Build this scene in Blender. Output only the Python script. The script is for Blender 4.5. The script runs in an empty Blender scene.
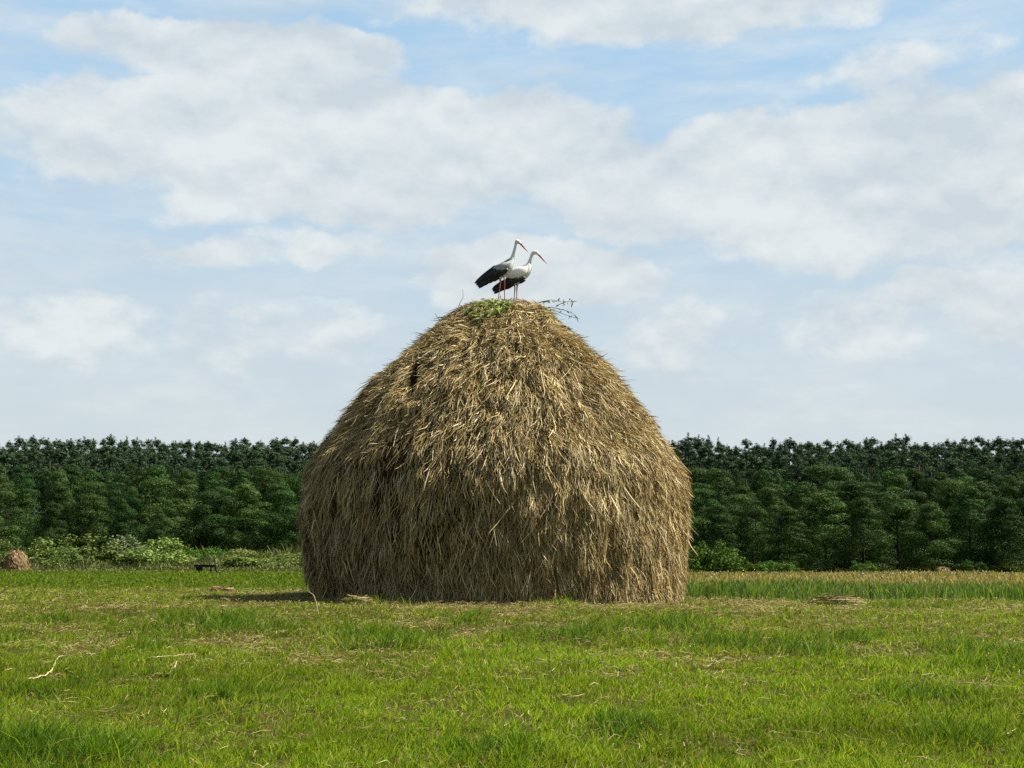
import bpy, math, random
import numpy as np
from mathutils import Vector
PI = math.pi
rng = np.random.default_rng(7)
random.seed(7)
sc = bpy.context.scene
C = sc.collection

# ------------------------------------------------------------------ camera
F = 1400.0                    # focal length in pixels of a 1024 px wide frame
CZ = 0.72                     # camera above the ground at the haystack
T = math.atan(174.0 / F)
cam = bpy.data.cameras.new('camera'); camo = bpy.data.objects.new('camera', cam); C.objects.link(camo)
cam.sensor_width = 36.0; cam.lens = F * 36.0 / 1024.0; cam.clip_start = 0.1; cam.clip_end = 6000
camo.location = (0, 0, CZ); camo.rotation_euler = (PI / 2 + T, 0, 0)
sc.camera = camo

# ------------------------------------------------------------------ exposure
sc.view_settings.view_transform = 'Standard'; sc.view_settings.look = 'None'
sc.view_settings.exposure = 1.1; sc.view_settings.gamma = 1.0; sc.view_settings.use_curve_mapping = False
sc.cycles.max_bounces = 6; sc.cycles.diffuse_bounces = 1; sc.cycles.transmission_bounces = 3
sc.cycles.transparent_max_bounces = 8
sc.cycles.use_denoising = False

def ray(px, py):
    u = (px - 512) / F; v = (384 - py) / F
    return np.array([u, math.cos(T) - v * math.sin(T), math.sin(T) + v * math.cos(T)])
def at(px, py, Y):
    r = ray(px, py); return np.array([r[0] / r[1] * Y, Y, CZ + r[2] / r[1] * Y])
def azel(px, py):
    r = ray(px, py); return math.atan2(r[0], r[1]), math.atan2(r[2], math.hypot(r[0], r[1]))

# ------------------------------------------------------------------ sun + sky
SUN_EL = math.radians(50); SUN_AZ = math.radians(-9)      # from the right, a little towards the camera
to_sun = Vector((math.cos(SUN_EL) * math.cos(SUN_AZ), -math.cos(SUN_EL) * math.sin(SUN_AZ), math.sin(SUN_EL)))
sl = bpy.data.lights.new('sun', 'SUN'); sl.energy = 5.0; sl.angle = math.radians(0.53); sl.color = (1.0, 0.93, 0.80)
so = bpy.data.objects.new('sun', sl); so.rotation_euler = to_sun.to_track_quat('Z', 'Y').to_euler(); so.location = (40, -10, 60)
C.objects.link(so)

w = bpy.data.worlds.new('World'); sc.world = w; w.use_nodes = True
wt = w.node_tree; wt.nodes.clear(); WL = wt.links
def N(tree, typ, **kw):
    n = tree.nodes.new(typ)
    for k, v in kw.items(): setattr(n, k, v)
    return n
def setin(tree, sock, v):
    if isinstance(v, bpy.types.NodeSocket): tree.links.new(v, sock)
    elif v is not None: sock.default_value = v
def M_(tree, op, a, b=None, c=None, clamp=False):
    n = N(tree, 'ShaderNodeMath', operation=op); n.use_clamp = clamp
    setin(tree, n.inputs[0], a); setin(tree, n.inputs[1], b); setin(tree, n.inputs[2], c)
    return n.outputs[0]
def wm(op, a, b=None, c=None, clamp=False): return M_(wt, op, a, b, c, clamp)
def wmix(f, a, b):
    n = N(wt, 'ShaderNodeMix', data_type='RGBA'); setin(wt, n.inputs[0], f); setin(wt, n.inputs[6], a); setin(wt, n.inputs[7], b)
    return n.outputs[2]
def sstep(x, a, b):
    n = N(wt, 'ShaderNodeMapRange', interpolation_type='SMOOTHSTEP'); setin(wt, n.inputs[0], x)
    n.inputs[1].default_value = a; n.inputs[2].default_value = b; return n.outputs[0]
tc = N(wt, 'ShaderNodeTexCoord'); sep = N(wt, 'ShaderNodeSeparateXYZ'); WL.new(tc.outputs['Generated'], sep.inputs[0])
X, Y_, Z_ = sep.outputs
az = wm('ARCTAN2', X, Y_); el = wm('ARCSINE', Z_)
def comb(x, y, z=0.0):
    n = N(wt, 'ShaderNodeCombineXYZ'); setin(wt, n.inputs[0], x); setin(wt, n.inputs[1], y); setin(wt, n.inputs[2], z); return n.outputs[0]
def noise(vec, scale, detail=6, rough=0.55, dist=0.0):
    n = N(wt, 'ShaderNodeTexNoise'); WL.new(vec, n.inputs['Vector']); n.inputs['Scale'].default_value = scale
    n.inputs['Detail'].default_value = detail; n.inputs['Roughness'].default_value = rough; n.inputs['Distortion'].default_value = dist
    return n
pv = comb(az, wm('MULTIPLY', el, 1.6))
warp = noise(pv, 12, 5, 0.55); wsep = N(wt, 'ShaderNodeSeparateColor'); WL.new(warp.outputs['Color'], wsep.inputs[0])
waz = wm('ADD', az, wm('MULTIPLY', wm('SUBTRACT', wsep.outputs[0], 0.5), 0.085))
wel = wm('ADD', el, wm('MULTIPLY', wm('SUBTRACT', wsep.outputs[1], 0.5), 0.060))
# cloud bodies: centre and half axes measured in the photograph, kept as azimuth / elevation of the sky
blobs = [(650, -22, 300, 58, 1.0), (235, 56, 180, 36, 0.95), (330, 142, 345, 72, 1.25), (135, 138, 130, 62, 0.9), (830, 165, 215, 76, 1.2),
         (965, 160, 150, 92, 1.0), (540, 272, 135, 42, 0.95), (60, 318, 115, 34, 0.22), (255, 322, 110, 36, 0.2), (210, 250, 80, 20, 0.4),
         (790, 325, 180, 38, 0.25), (938, 290, 50, 20, 0.65), (660, 185, 120, 50, 0.9), (905, 66, 60, 22, 0.1), (1010, 300, 70, 40, 0.5), (330, 240, 70, 18, 0.4)]
dens = None
for (bx, by, rx, ry, amp) in blobs:
    a0, e0 = azel(bx, by)
    qx = wm('MULTIPLY', wm('SUBTRACT', waz, a0), F / rx); dy_ = wm('SUBTRACT', wel, e0); qy = wm('MULTIPLY', wm('MAXIMUM', wm('MULTIPLY', dy_, 1.15), wm('MULTIPLY', dy_, -0.85)), F / ry)
    q = wm('ADD', wm('MULTIPLY', qx, qx), wm('MULTIPLY', qy, qy))
    d = wm('MULTIPLY', wm('SUBTRACT', 1.0, q), amp)
    dens = d if dens is None else wm('MAXIMUM', dens, d)
dens = wm('MAXIMUM', dens, -1.0)
nf = noise(pv, 14, 8, 0.57); nf2 = noise(comb(az, wm('ADD', wm('MULTIPLY', el, 1.6), 0.020)), 14, 8, 0.57)
d1 = wm('ADD', dens, wm('MULTIPLY', wm('SUBTRACT', nf.outputs[0], 0.5), 1.9))
alpha = sstep(d1, -0.22, 0.36)
# thin streaks low in the sky, and scattered clouds outside the photographed part
low = noise(comb(az, wm('MULTIPLY', el, 4.5)), 7, 6, 0.6)
streak = wm('MULTIPLY', sstep(low.outputs[0], 0.34, 0.70), 0.6)
away = sstep(wm('ABSOLUTE', az), 0.42, 0.6)
gen = wm('MULTIPLY', wm('MULTIPLY', sstep(noise(pv, 3.0, 7, 0.6).outputs[0], 0.52, 0.68), away), wm('MULTIPLY', wm('SUBTRACT', 1.0, sstep(el, 0.35, 0.7)), 0.3))
alpha = wm('MAXIMUM', alpha, wm('MAXIMUM', streak, gen))
alpha = wm('MULTIPLY', alpha, 0.9)
shade = wm('MULTIPLY', wm('SUBTRACT', nf.outputs[0], nf2.outputs[0]), 3.0)
big = noise(pv, 8, 4, 0.5)
shade = wm('ADD', shade, wm('MULTIPLY', wm('SUBTRACT', big.outputs[0], 0.5), 2.3))
shade = wm('ADD', 0.5, shade, clamp=True)
sky = N(wt, 'ShaderNodeTexSky', sky_type='NISHITA'); sky.sun_disc = False
sky.sun_elevation = SUN_EL; sky.sun_rotation = math.atan2(to_sun.x, to_sun.y)
sky.air_density = 1.0; sky.dust_density = 1.6; sky.ozone_density = 1.2; sky.altitude = 150
SK = 0.05
cloud = wmix(shade, (5.8, 6.45, 6.9, 1), (7.6, 8.0, 8.0, 1))
up_ = sstep(el, 0.03, 0.40)
pale = wmix(up_, (6.1, 6.85, 7.1, 1), (4.0, 6.15, 8.3, 1))
base = wmix(wm('MULTIPLY', wm('SUBTRACT', 1.0, sstep(el, 0.34, 0.62)), wm('SUBTRACT', 0.92, wm('MULTIPLY', sstep(wm('ABSOLUTE', az), 0.45, 0.95), 0.90))), sky.outputs[0], pale)
final = wmix(alpha, base, cloud)
bg = N(wt, 'ShaderNodeBackground'); WL.new(final, bg.inputs[0]); bg.inputs[1].default_value = SK
out = N(wt, 'ShaderNodeOutputWorld'); WL.new(bg.outputs[0], out.inputs[0])

# ------------------------------------------------------------------ numpy helpers
def hash2(i, j, seed=0):
    h = (i.astype(np.int64) * 374761393 + j.astype(np.int64) * 668265263 + seed * 982451653) & 0xFFFFFFFF
    h = ((h ^ (h >> 13)) * 1274126177) & 0xFFFFFFFF
    h = h ^ (h >> 16)
    return (h & 0xFFFFFF) / float(0xFFFFFF)
def vnoise(x, y, seed=0):
    x = np.asarray(x, float); y = np.asarray(y, float)
    xi = np.floor(x); yi = np.floor(y); fx = x - xi; fy = y - yi
    fx = fx * fx * (3 - 2 * fx); fy = fy * fy * (3 - 2 * fy); xi = xi.astype(np.int64); yi = yi.astype(np.int64)
    a = hash2(xi, yi, seed); b = hash2(xi + 1, yi, seed); c = hash2(xi, yi + 1, seed); d = hash2(xi + 1, yi + 1, seed)
    return (a * (1 - fx) + b * fx) * (1 - fy) + (c * (1 - fx) + d * fx) * fy
def fbm(x, y, seed=0, o=4):
    v = 0; a = 0.5; t = 0
    for k in range(o):
        v = v + a * vnoise(x * 2 ** k + 17.3 * k, y * 2 ** k - 9.1 * k, seed + k); t += a; a *= 0.5
    return v / t
def ss(x, a, b):
    t = np.clip((np.asarray(x, float) - a) / (b - a), 0, 1); return t * t * (3 - 2 * t)

def H(x, y):
    """height of the ground"""
    x = np.asarray(x, float); y = np.asarray(y, float)
    h = np.interp(y, [-60, 0, 20, 30, 38, 60, 120, 205, 260, 420, 700, 3000], [-0.9, -0.72, 0.0, 0.05, -0.30, -0.72, -0.88, -0.9, 1.5, 10, 12, 12])
    right = ss(x, -4, 14)
    h = h - right * (0.13 * ss(y, 8, 22) + 0.75 * ss(y, 34, 190))
    near = 1 - ss(y, 40, 90)
    h = h + near * (0.10 * (fbm(x * 0.35, y * 0.45, 3, 3) - 0.5) + 0.09 * (fbm(x * 1.5, y * 1.8, 5, 2) - 0.5))
    h = h + (1 - near) * 0.35 * (fbm(x * 0.02, y * 0.02, 8, 2) - 0.5) * ss(y, 60, 200)
    return h

def mesh_np(name, V, faces, k, tint=None, mat=None, parent=None, smooth=False):
    """V (n,3); faces (m,k) vertex ids"""
    me = bpy.data.meshes.new(name)
    V = np.ascontiguousarray(V, np.float32); faces = np.ascontiguousarray(faces, np.int32)
    me.vertices.add(len(V)); me.vertices.foreach_set('co', V.ravel())
    m = len(faces); me.loops.add(m * k); me.loops.foreach_set('vertex_index', faces.ravel())
    me.polygons.add(m); me.polygons.foreach_set('loop_start', np.arange(0, m * k, k, dtype=np.int32))
    me.polygons.foreach_set('loop_total', np.full(m, k, np.int32))
    if smooth: me.polygons.foreach_set('use_smooth', np.ones(m, bool))
    me.update(calc_edges=True)
    if tint is not None:
        a = me.color_attributes.new('tint', 'FLOAT_COLOR', 'POINT')
        t = np.ones((len(V), 4), np.float32); t[:, :3] = tint; a.data.foreach_set('color', t.ravel())
    if mat: me.materials.append(mat)
    o = bpy.data.objects.new(name, me); C.objects.link(o)
    if parent: o.parent = parent
    return o
def ribbons(P, W, side, tint):
    """P (n,k,3) centre lines, W (n,k) widths, side (n,3) or (n,k,3), tint (n,3) or (n,k,3) -> V, faces, colours"""
    n, k, _ = P.shape
    if side.ndim == 2: side = side[:, None, :]
    if tint.ndim == 2: tint = np.repeat(tint[:, None, :], k, 1)
    L = P - side * W[..., None] / 2; R = P + side * W[..., None] / 2
    V = np.stack([L, R], 2).reshape(-1, 3)
    col = np.repeat(tint[:, :, None, :], 2, 2).reshape(-1, 3)
    b = (np.arange(n) * 2 * k)[:, None] + (np.arange(k - 1) * 2)[None, :]
    fc = np.stack([b, b + 1, b + 3, b + 2], -1).reshape(-1, 4)
    return V, fc, col
def cat_parts(parts):
    V = []; Fc = []; Cc = []; off = 0
    for v, f, c in parts:
        V.append(v); Fc.append(f + off); Cc.append(c); off += len(v)
    return np.concatenate(V), np.concatenate(Fc), np.concatenate(Cc)
def unit(a): return a / np.maximum(np.linalg.norm(a, axis=-1, keepdims=True), 1e-9)
def quads(P, nrm, size, tint, aspect=1.0):
    """leaf sized quads, one per point"""
    n = len(P); r = rng.normal(size=(n, 3)); u = unit(np.cross(nrm, r)); v = np.cross(nrm, u)
    s = np.asarray(size)[:, None] * 0.5; u = u * s; v = v * s * aspect
    V = np.stack([P - u, P - v * 0.75, P + u, P + v], 1).reshape(-1, 3)
    return V, np.arange(n * 4).reshape(n, 4), np.repeat(tint, 4, 0)
def pick(cols, n, p=None, jit=0.15):
    cols = np.array(cols); i = rng.choice(len(cols), n, p=p)
    return cols[i] * (1 + jit * rng.normal(size=(n, 1))).clip(0.4, 1.7)

# ------------------------------------------------------------------ materials
def mat_tint(name, rough=0.7, trans=0.0, spec=0.2, tcol=(1, 1, 1)):
    m = bpy.data.materials.new(name); m.use_nodes = True; t = m.node_tree; t.nodes.clear()
    a = N(t, 'ShaderNodeAttribute', attribute_name='tint')
    p = N(t, 'ShaderNodeBsdfPrincipled'); t.links.new(a.outputs['Color'], p.inputs['Base Color'])
    p.inputs['Roughness'].default_value = rough; p.inputs['Specular IOR Level'].default_value = spec
    o = N(t, 'ShaderNodeOutputMaterial')
    if trans > 0:
        tr = N(t, 'ShaderNodeBsdfTranslucent'); mx = N(t, 'ShaderNodeMix', data_type='RGBA', blend_type='MULTIPLY')
        mx.inputs[0].default_value = 1.0; t.links.new(a.outputs['Color'], mx.inputs[6]); mx.inputs[7].default_value = (*tcol, 1)
        t.links.new(mx.outputs[2], tr.inputs[0])
        ms = N(t, 'ShaderNodeMixShader'); ms.inputs[0].default_value = trans
        t.links.new(p.outputs[0], ms.inputs[1]); t.links.new(tr.outputs[0], ms.inputs[2]); t.links.new(ms.outputs[0], o.inputs[0])
    else: t.links.new(p.outputs[0], o.inputs[0])
    return m
def vary(m, lo, hi, hue=0.02):
    t = m.node_tree; a = [n for n in t.nodes if n.type == 'ATTRIBUTE'][0]
    tos = [l.to_socket for l in a.outputs['Color'].links]
    oi = N(t, 'ShaderNodeObjectInfo'); hs_ = N(t, 'ShaderNodeHueSaturation')
    mr = N(t, 'ShaderNodeMapRange'); t.links.new(oi.outputs['Random'], mr.inputs[0]); mr.inputs[3].default_value = lo; mr.inputs[4].default_value = hi
    m2 = M_(t, 'FRACT', M_(t, 'MULTIPLY', oi.outputs['Random'], 17.3)); mr2 = N(t, 'ShaderNodeMapRange'); t.links.new(m2, mr2.inputs[0]); mr2.inputs[3].default_value = 0.5 - hue; mr2.inputs[4].default_value = 0.5 + hue
    t.links.new(a.outputs['Color'], hs_.inputs['Color']); t.links.new(mr.outputs[0], hs_.inputs['Value']); t.links.new(mr2.outputs[0], hs_.inputs['Hue'])
    for s_ in tos: t.links.new(hs_.outputs[0], s_)
def mat_noise(name, c1, c2, scale=8, rough=0.8, detail=5, bump=0.0, spec=0.2, stretch=(1, 1, 1)):
    m = bpy.data.materials.new(name); m.use_nodes = True; t = m.node_tree
    p = t.nodes['Principled BSDF']; p.inputs['Roughness'].default_value = rough; p.inputs['Specular IOR Level'].default_value = spec
    tcn = N(t, 'ShaderNodeTexCoord'); mp = N(t, 'ShaderNodeMapping'); mp.inputs['Scale'].default_value = stretch
    t.links.new(tcn.outputs['Object'], mp.inputs[0])
    nz = N(t, 'ShaderNodeTexNoise'); t.links.new(mp.outputs[0], nz.inputs['Vector'])
    nz.inputs['Scale'].default_value = scale; nz.inputs['Detail'].default_value = detail
    cr = N(t, 'ShaderNodeValToRGB'); cr.color_ramp.elements[0].position = 0.35; cr.color_ramp.elements[1].position = 0.65
    cr.color_ramp.elements[0].color = (*c1, 1); cr.color_ramp.elements[1].color = (*c2, 1)
    t.links.new(nz.outputs[0], cr.inputs[0]); t.links.new(cr.outputs[0], p.inputs['Base Color'])
    if bump:
        b = N(t, 'ShaderNodeBump'); b.inputs['Strength'].default_value = bump; t.links.new(nz.outputs[0], b.inputs['Height']); t.links.new(b.outputs[0], p.inputs['Normal'])
    return m
m_straw = mat_tint('straw', 0.6, 0.06, 0.2, (1.0, 0.85, 0.6))
m_grass = mat_tint('grass_blades', 0.6, 0.42, 0.08, (1.2, 1.25, 0.4))
m_leaf = mat_tint('tree_leaves', 0.65, 0.15, 0.06, (1.1, 1.3, 0.6))
m_needle = mat_tint('pine_needles', 0.8, 0.05, 0.05)
vary(m_leaf, 0.65, 1.35, 0.022); vary(m_needle, 0.75, 1.25, 0.02)
m_haycore = mat_noise('packed_hay', (0.010, 0.007, 0.003), (0.045, 0.031, 0.013), 14, 0.9, 6, 0.6, stretch=(1, 1, 0.25))  # hay core near black: shade of the gaps put into its colour
m_bark = mat_noise('bark', (0.03, 0.025, 0.02), (0.07, 0.055, 0.045), 6, 0.9, 6, 0.5, stretch=(1, 1, 0.2))
m_pinebark = mat_noise('pine_bark', (0.03, 0.025, 0.02), (0.06, 0.05, 0.04), 5, 0.9, 6, 0.5, stretch=(1, 1, 0.3))
m_ground = mat_noise('meadow_soil', (0.030, 0.036, 0.008), (0.062, 0.062, 0.016), 3, 0.95, 8, 0.4, spec=0.0)
m_white = mat_noise('white_plumage', (0.62, 0.62, 0.60), (0.80, 0.80, 0.77), 45, 0.75, 4, 0.15)
m_shaded_white = mat_noise('shaded_white_plumage', (0.22, 0.25, 0.27), (0.44, 0.46, 0.47), 30, 0.75, 4, 0.2)  # white plumage darkened to grey, with its shade put into the colour
m_black = mat_noise('black_feathers', (0.006, 0.006, 0.008), (0.022, 0.020, 0.026), 50, 0.45, 4, 0.2, spec=0.4)
m_red = mat_noise('red_bill_and_legs', (0.22, 0.055, 0.04), (0.34, 0.10, 0.07), 40, 0.5, 3, 0.1)
m_eye = mat_noise('dark_eye', (0.004, 0.004, 0.004), (0.01, 0.01, 0.01), 10, 0.2, 2)
m_wood = mat_noise('dark_weathered_wood', (0.012, 0.011, 0.010), (0.035, 0.03, 0.025), 6, 0.85, 5, 0.3, stretch=(0.2, 1, 1))
m_twig = mat_noise('twig_bark', (0.10, 0.08, 0.04), (0.20, 0.16, 0.09), 20, 0.8, 4)
m_stem = mat_noise('pale_dry_stem', (0.30, 0.24, 0.12), (0.52, 0.44, 0.27), 15, 0.6, 4)
m_petal = mat_noise('white_petals', (0.7, 0.7, 0.62), (0.82, 0.82, 0.76), 10, 0.7, 2)

def tag(o, label=None, cat=None, group=None, kind=None):
    if label: o['label'] = label
    if cat: o['category'] = cat
    if group: o['group'] = group
    if kind: o['kind'] = kind
    return o
def empty(name, loc=(0, 0, 0)):
    o = bpy.data.objects.new(name, None); o.location = loc; o.empty_display_size = 0.3; C.objects.link(o); return o

# ------------------------------------------------------------------ ground
xs = np.concatenate([[-3000, -1200, -500, -250, -150, -100], np.linspace(-70, -22, 25), np.linspace(-20, 20, 161), np.linspace(22, 70, 25), [100, 150, 250, 500, 1200, 3000]])
ys = np.concatenate([[-400, -60, -20, -5], np.linspace(0, 40, 161), np.linspace(41, 120, 60), np.linspace(124, 440, 60), [600, 1000, 3000]])
GX, GY = np.meshgrid(xs, ys); GZ = H(GX, GY)
nx, ny = len(xs), len(ys); idx = np.arange(nx * ny).reshape(ny, nx)
fc = np.stack([idx[:-1, :-1], idx[:-1, 1:], idx[1:, 1:], idx[1:, :-1]], -1).reshape(-1, 4)
g = mesh_np('ground', np.stack([GX, GY, GZ], -1).reshape(-1, 3), fc, 4, None, m_ground, smooth=True)
tag(g, 'gently rising meadow ground under the grass', None, None, 'structure')

# ------------------------------------------------------------------ haystack
D = 25.0
prof_px = [(298.5, 500, 512), (300, 478, 530), (303, 463, 543), (312, 447, 553), (320, 436, 563), (330, 424, 572), (343, 408, 590), (358, 393, 606), (375, 375, 622), (395, 356, 637),
           (415, 341, 652), (438, 327, 665), (455, 312, 676), (470, 303, 684), (490, 299, 690), (515, 298, 691.5), (540, 300, 690.5), (562, 303, 688.5), (582, 307, 686), (600, 312, 683)]
pz = []; pc = []; pr = []
for (py, l, r_) in prof_px:
    a = at(l, py, D); b = at(r_, py, D); pz.append(a[2]); pc.append((a[0] + b[0]) / 2); pr.append((b[0] - a[0]) / 2)
pz = np.array(pz); pc = np.array(pc); pr = np.array(pr); pr = pr * 0.985 - np.interp(pr, [0.5, 1.2, 2.4], [0.0, 0.05, 0.11])
pz = pz - np.interp(pr, [0, 1.5, 2.6], [0.15, 0.09, 0.0])
pr = pr - np.interp(pz, [2.2, 3.2, 4.6, 5.2], [0.0, 0.09, 0.09, 0.0])
pr[0] = 0.02
pz[-1] = -0.08
arc = np.concatenate([[0], np.cumsum(np.hypot(np.diff(pr), np.diff(pz)))]); SMAX = arc[-1]
fine = np.linspace(0, SMAX, 240)
def sm(a):
    v = np.interp(fine, arc, a); kk = np.ones(9) / 9; vp = np.pad(v, 4, mode='edge'); return np.convolve(vp, kk, 'valid')
fz, fcx, fr = sm(pz), sm(pc), sm(pr)
STY = D
def hollow(th, s):
    """pockets where the hay has slumped away low on the sides"""
    return ss(fbm(th * 15 + 20, s * 1.5, 23, 3), 0.50, 0.64) * ss(s, 2.8, 4.4)
def lump(th, s):
    """relief of the stack's surface"""
    cx, cy = np.cos(th), np.sin(th)
    a = fbm(th * 3.2 + 40, s * 1.1, 21, 3) - 0.5
    b = fbm(th * 9 + 10, s * 1.8, 31, 3) - 0.5
    e = fbm(th * 26 + 5, s * 2.2, 41, 2) - 0.5
    k = ss(s, 0.4, 1.4)
    f2 = fbm(th * 12 + 3, s * 4.5, 47, 2) - 0.5
    return (0.20 * a + 0.14 * b + 0.07 * e + 0.10 * f2 * ss(s, 1.0, 2.5) + 0.05 * (fbm(th * 16 + 8, s * 0.8, 49, 2) - 0.5) * ss(s, 2.2, 3.6)) * k
_z = at(417, 377, 23.6)[2]; GS = float(np.interp(-_z, -fz, fine))
GXW = float(at(417, 377, 23.4)[0])
GTH = -math.acos((at(417, 377, 23.4)[0] - float(np.interp(GS, fine, fcx))) / float(np.interp(GS, fine, fr)))
def gash(th, s):
    """the dark slit high on the left of the face"""
    rr_ = np.interp(s, fine, fr); cc_ = np.interp(s, fine, fcx); ths = -np.arccos(np.clip((GXW - 0.07 * (s - GS) - cc_) / np.maximum(rr_, 0.3), -0.999, 0.999)); return np.exp(-((th - ths) / 0.026) ** 2) * np.exp(-(((s - GS) / 0.42) ** 4))
def surf(th, s, off):
    """point on the stack, th measured from +x, off outward"""
    r = np.interp(s, fine, fr); z = np.interp(s, fine, fz); cx = np.interp(s, fine, fcx)
    dr = np.interp(s, fine, np.gradient(fr, fine)); dz = np.interp(s, fine, np.gradient(fz, fine))
    nr, nz = -dz, dr; l = np.hypot(nr, nz) + 1e-9; nr, nz = nr / l, nz / l
    o = off + lump(th, s)
    R = r + o * nr
    return np.stack([cx + R * np.cos(th), STY + R * np.sin(th), z + o * nz], -1)
th = np.linspace(-PI, PI, 361)[:-1]; sg = np.linspace(0.0, SMAX, 150)
TH, SG = np.meshgrid(th, sg)
V = surf(TH, SG, -0.05 - 0.55 * gash(TH, SG))
n1, n2 = TH.shape; idx = np.arange(n1 * n2).reshape(n1, n2); nxt = np.roll(idx, -1, 1)
fc = np.stack([idx[:-1], idx[1:], nxt[1:], nxt[:-1]], -1).reshape(-1, 4)
hs = empty('haystack', (float(fcx[-1]), STY, 0.0))
tag(hs, 'huge domed haystack of shaggy dry hay with two storks standing on its top', 'haystack')
def rel(V, o): return V - np.array(o.location)
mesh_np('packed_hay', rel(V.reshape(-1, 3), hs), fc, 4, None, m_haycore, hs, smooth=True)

HAY = [(0.50, 0.375, 0.155), (0.34, 0.245, 0.085), (0.14, 0.095, 0.032), (0.80, 0.68, 0.41), (0.045, 0.029, 0.011), (0.26, 0.215, 0.08)]
HP = [0.25, 0.24, 0.19, 0.13, 0.11, 0.08]
def stack_strands(nclump, per, smin=0.0, back=0.35, lenr=(0.18, 0.5), lift=(0.01, 0.09), wr=(0.006, 0.014), jit=0.25, clx=0.05):
    s = np.sqrt(rng.uniform((smin / SMAX) ** 2, 1, nclump)) * SMAX * 0.985 if smin < 0.1 else rng.uniform(smin, SMAX * 0.985, nclump)
    th = rng.uniform(-PI, 0, nclump); bk = rng.random(nclump) < back * 0.5; th = np.where(bk, -th, th)
    th = th + 0.0
    bend = rng.normal(0, jit, nclump) + (fbm(th * 2.5, s * 1.2, 77, 2) - 0.5) * 0.35
    top = 1 - ss(s, 0.5, 2.2); bend = bend * (1 - 0.45 * ss(s, 1.2, 3.0))
    bend = bend + top * rng.normal(0, 1.1, nclump)
    ln = rng.uniform(*lenr, nclump) * (0.75 + 0.5 * ss(s, 1, 4)); lf = rng.uniform(*lift, nclump)
    base = rng.uniform(-0.05, 0.05, nclump); cc = pick(HAY, nclump, HP, 0.25) * (0.5 + 1.0 * fbm(th * 9, s * 2.4, 83, 3))[:, None]
    R = lambda a: np.repeat(a, per, 0)
    n = nclump * per
    s0 = R(s) + rng.normal(0, 0.08, n); 
    rr = np.interp(s0, fine, fr).clip(0.25)
    th0 = R(th) + rng.normal(0, clx, n) / rr
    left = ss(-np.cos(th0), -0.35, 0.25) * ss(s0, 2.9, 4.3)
    drop = 0.12 * ss(s0, 2.4, 4.0) + left * (0.30 + 0.42 * ss(fbm(th0 * 20, s0 * 2.0, 29, 3), 0.45, 0.60))  # thinned low on the left so the dark core stands in for shade
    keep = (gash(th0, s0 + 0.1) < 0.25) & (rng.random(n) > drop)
    bend = R(bend) + rng.normal(0, 0.22, n) * (1 - 0.3 * ss(s0, 1.2, 3.0)); ln = R(ln) * rng.uniform(0.5, 1.3, n); lf = R(lf) * rng.uniform(0.3, 1.6, n) * (0.45 + 0.55 * ss(s0, 0.4, 2.0))
    base = R(base) + rng.normal(0, 0.012, n)
    k = 4; t = np.linspace(0, 1, k)
    curl = rng.normal(0, 0.6, n) * (1 - 0.4 * ss(s0, 1.2, 3.0))
    S = s0[:, None] + (ln * np.cos(bend))[:, None] * t; S = S.clip(0.02, None)
    rr2 = np.interp(S, fine, fr).clip(0.25)
    A = th0[:, None] + ((ln * np.sin(bend))[:, None] * t + (ln * curl)[:, None] * t * t * 0.5) / rr2
    O = base[:, None] + lf[:, None] * t ** 1.6
    over = (S - SMAX).clip(0, None)
    P = surf(A, S.clip(None, SMAX), O); P[..., 2] -= 0
    P[..., 2] = np.maximum(P[..., 2], H(P[..., 0], P[..., 1]) - 0.02)
    W = rng.uniform(*wr, n)[:, None] * np.array([0.8, 1.0, 0.9, 0.25])
    tan = unit(P[:, -1] - P[:, 0]); nr = np.stack([np.cos(th0), np.sin(th0), 0.3 * np.ones(n)], -1)
    side = unit(np.cross(tan, unit(nr + 0.75 * rng.normal(size=(n, 3)))))
    col = R(cc) * 0.35 + pick(HAY, n, HP, 0.2) * 0.65
    m = keep
    for q in np.linspace(0, 3, 16):
        i0 = min(2, int(q)); u_ = q - i0; m = m & (gash(A[:, i0] * (1 - u_) + A[:, i0 + 1] * u_, S[:, i0] * (1 - u_) + S[:, i0 + 1] * u_) < 0.25)
    return ribbons(P[m], W[m], side[m], col[m])
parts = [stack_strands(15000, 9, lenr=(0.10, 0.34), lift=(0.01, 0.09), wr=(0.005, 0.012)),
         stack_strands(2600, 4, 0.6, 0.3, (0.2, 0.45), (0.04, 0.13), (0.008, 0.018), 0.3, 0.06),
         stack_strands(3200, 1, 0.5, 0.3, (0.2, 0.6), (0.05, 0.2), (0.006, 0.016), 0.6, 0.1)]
V, fc, cl = cat_parts(parts)
mesh_np('hanging_straw', rel(V, hs), fc, 4, cl, m_straw, hs)

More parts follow.
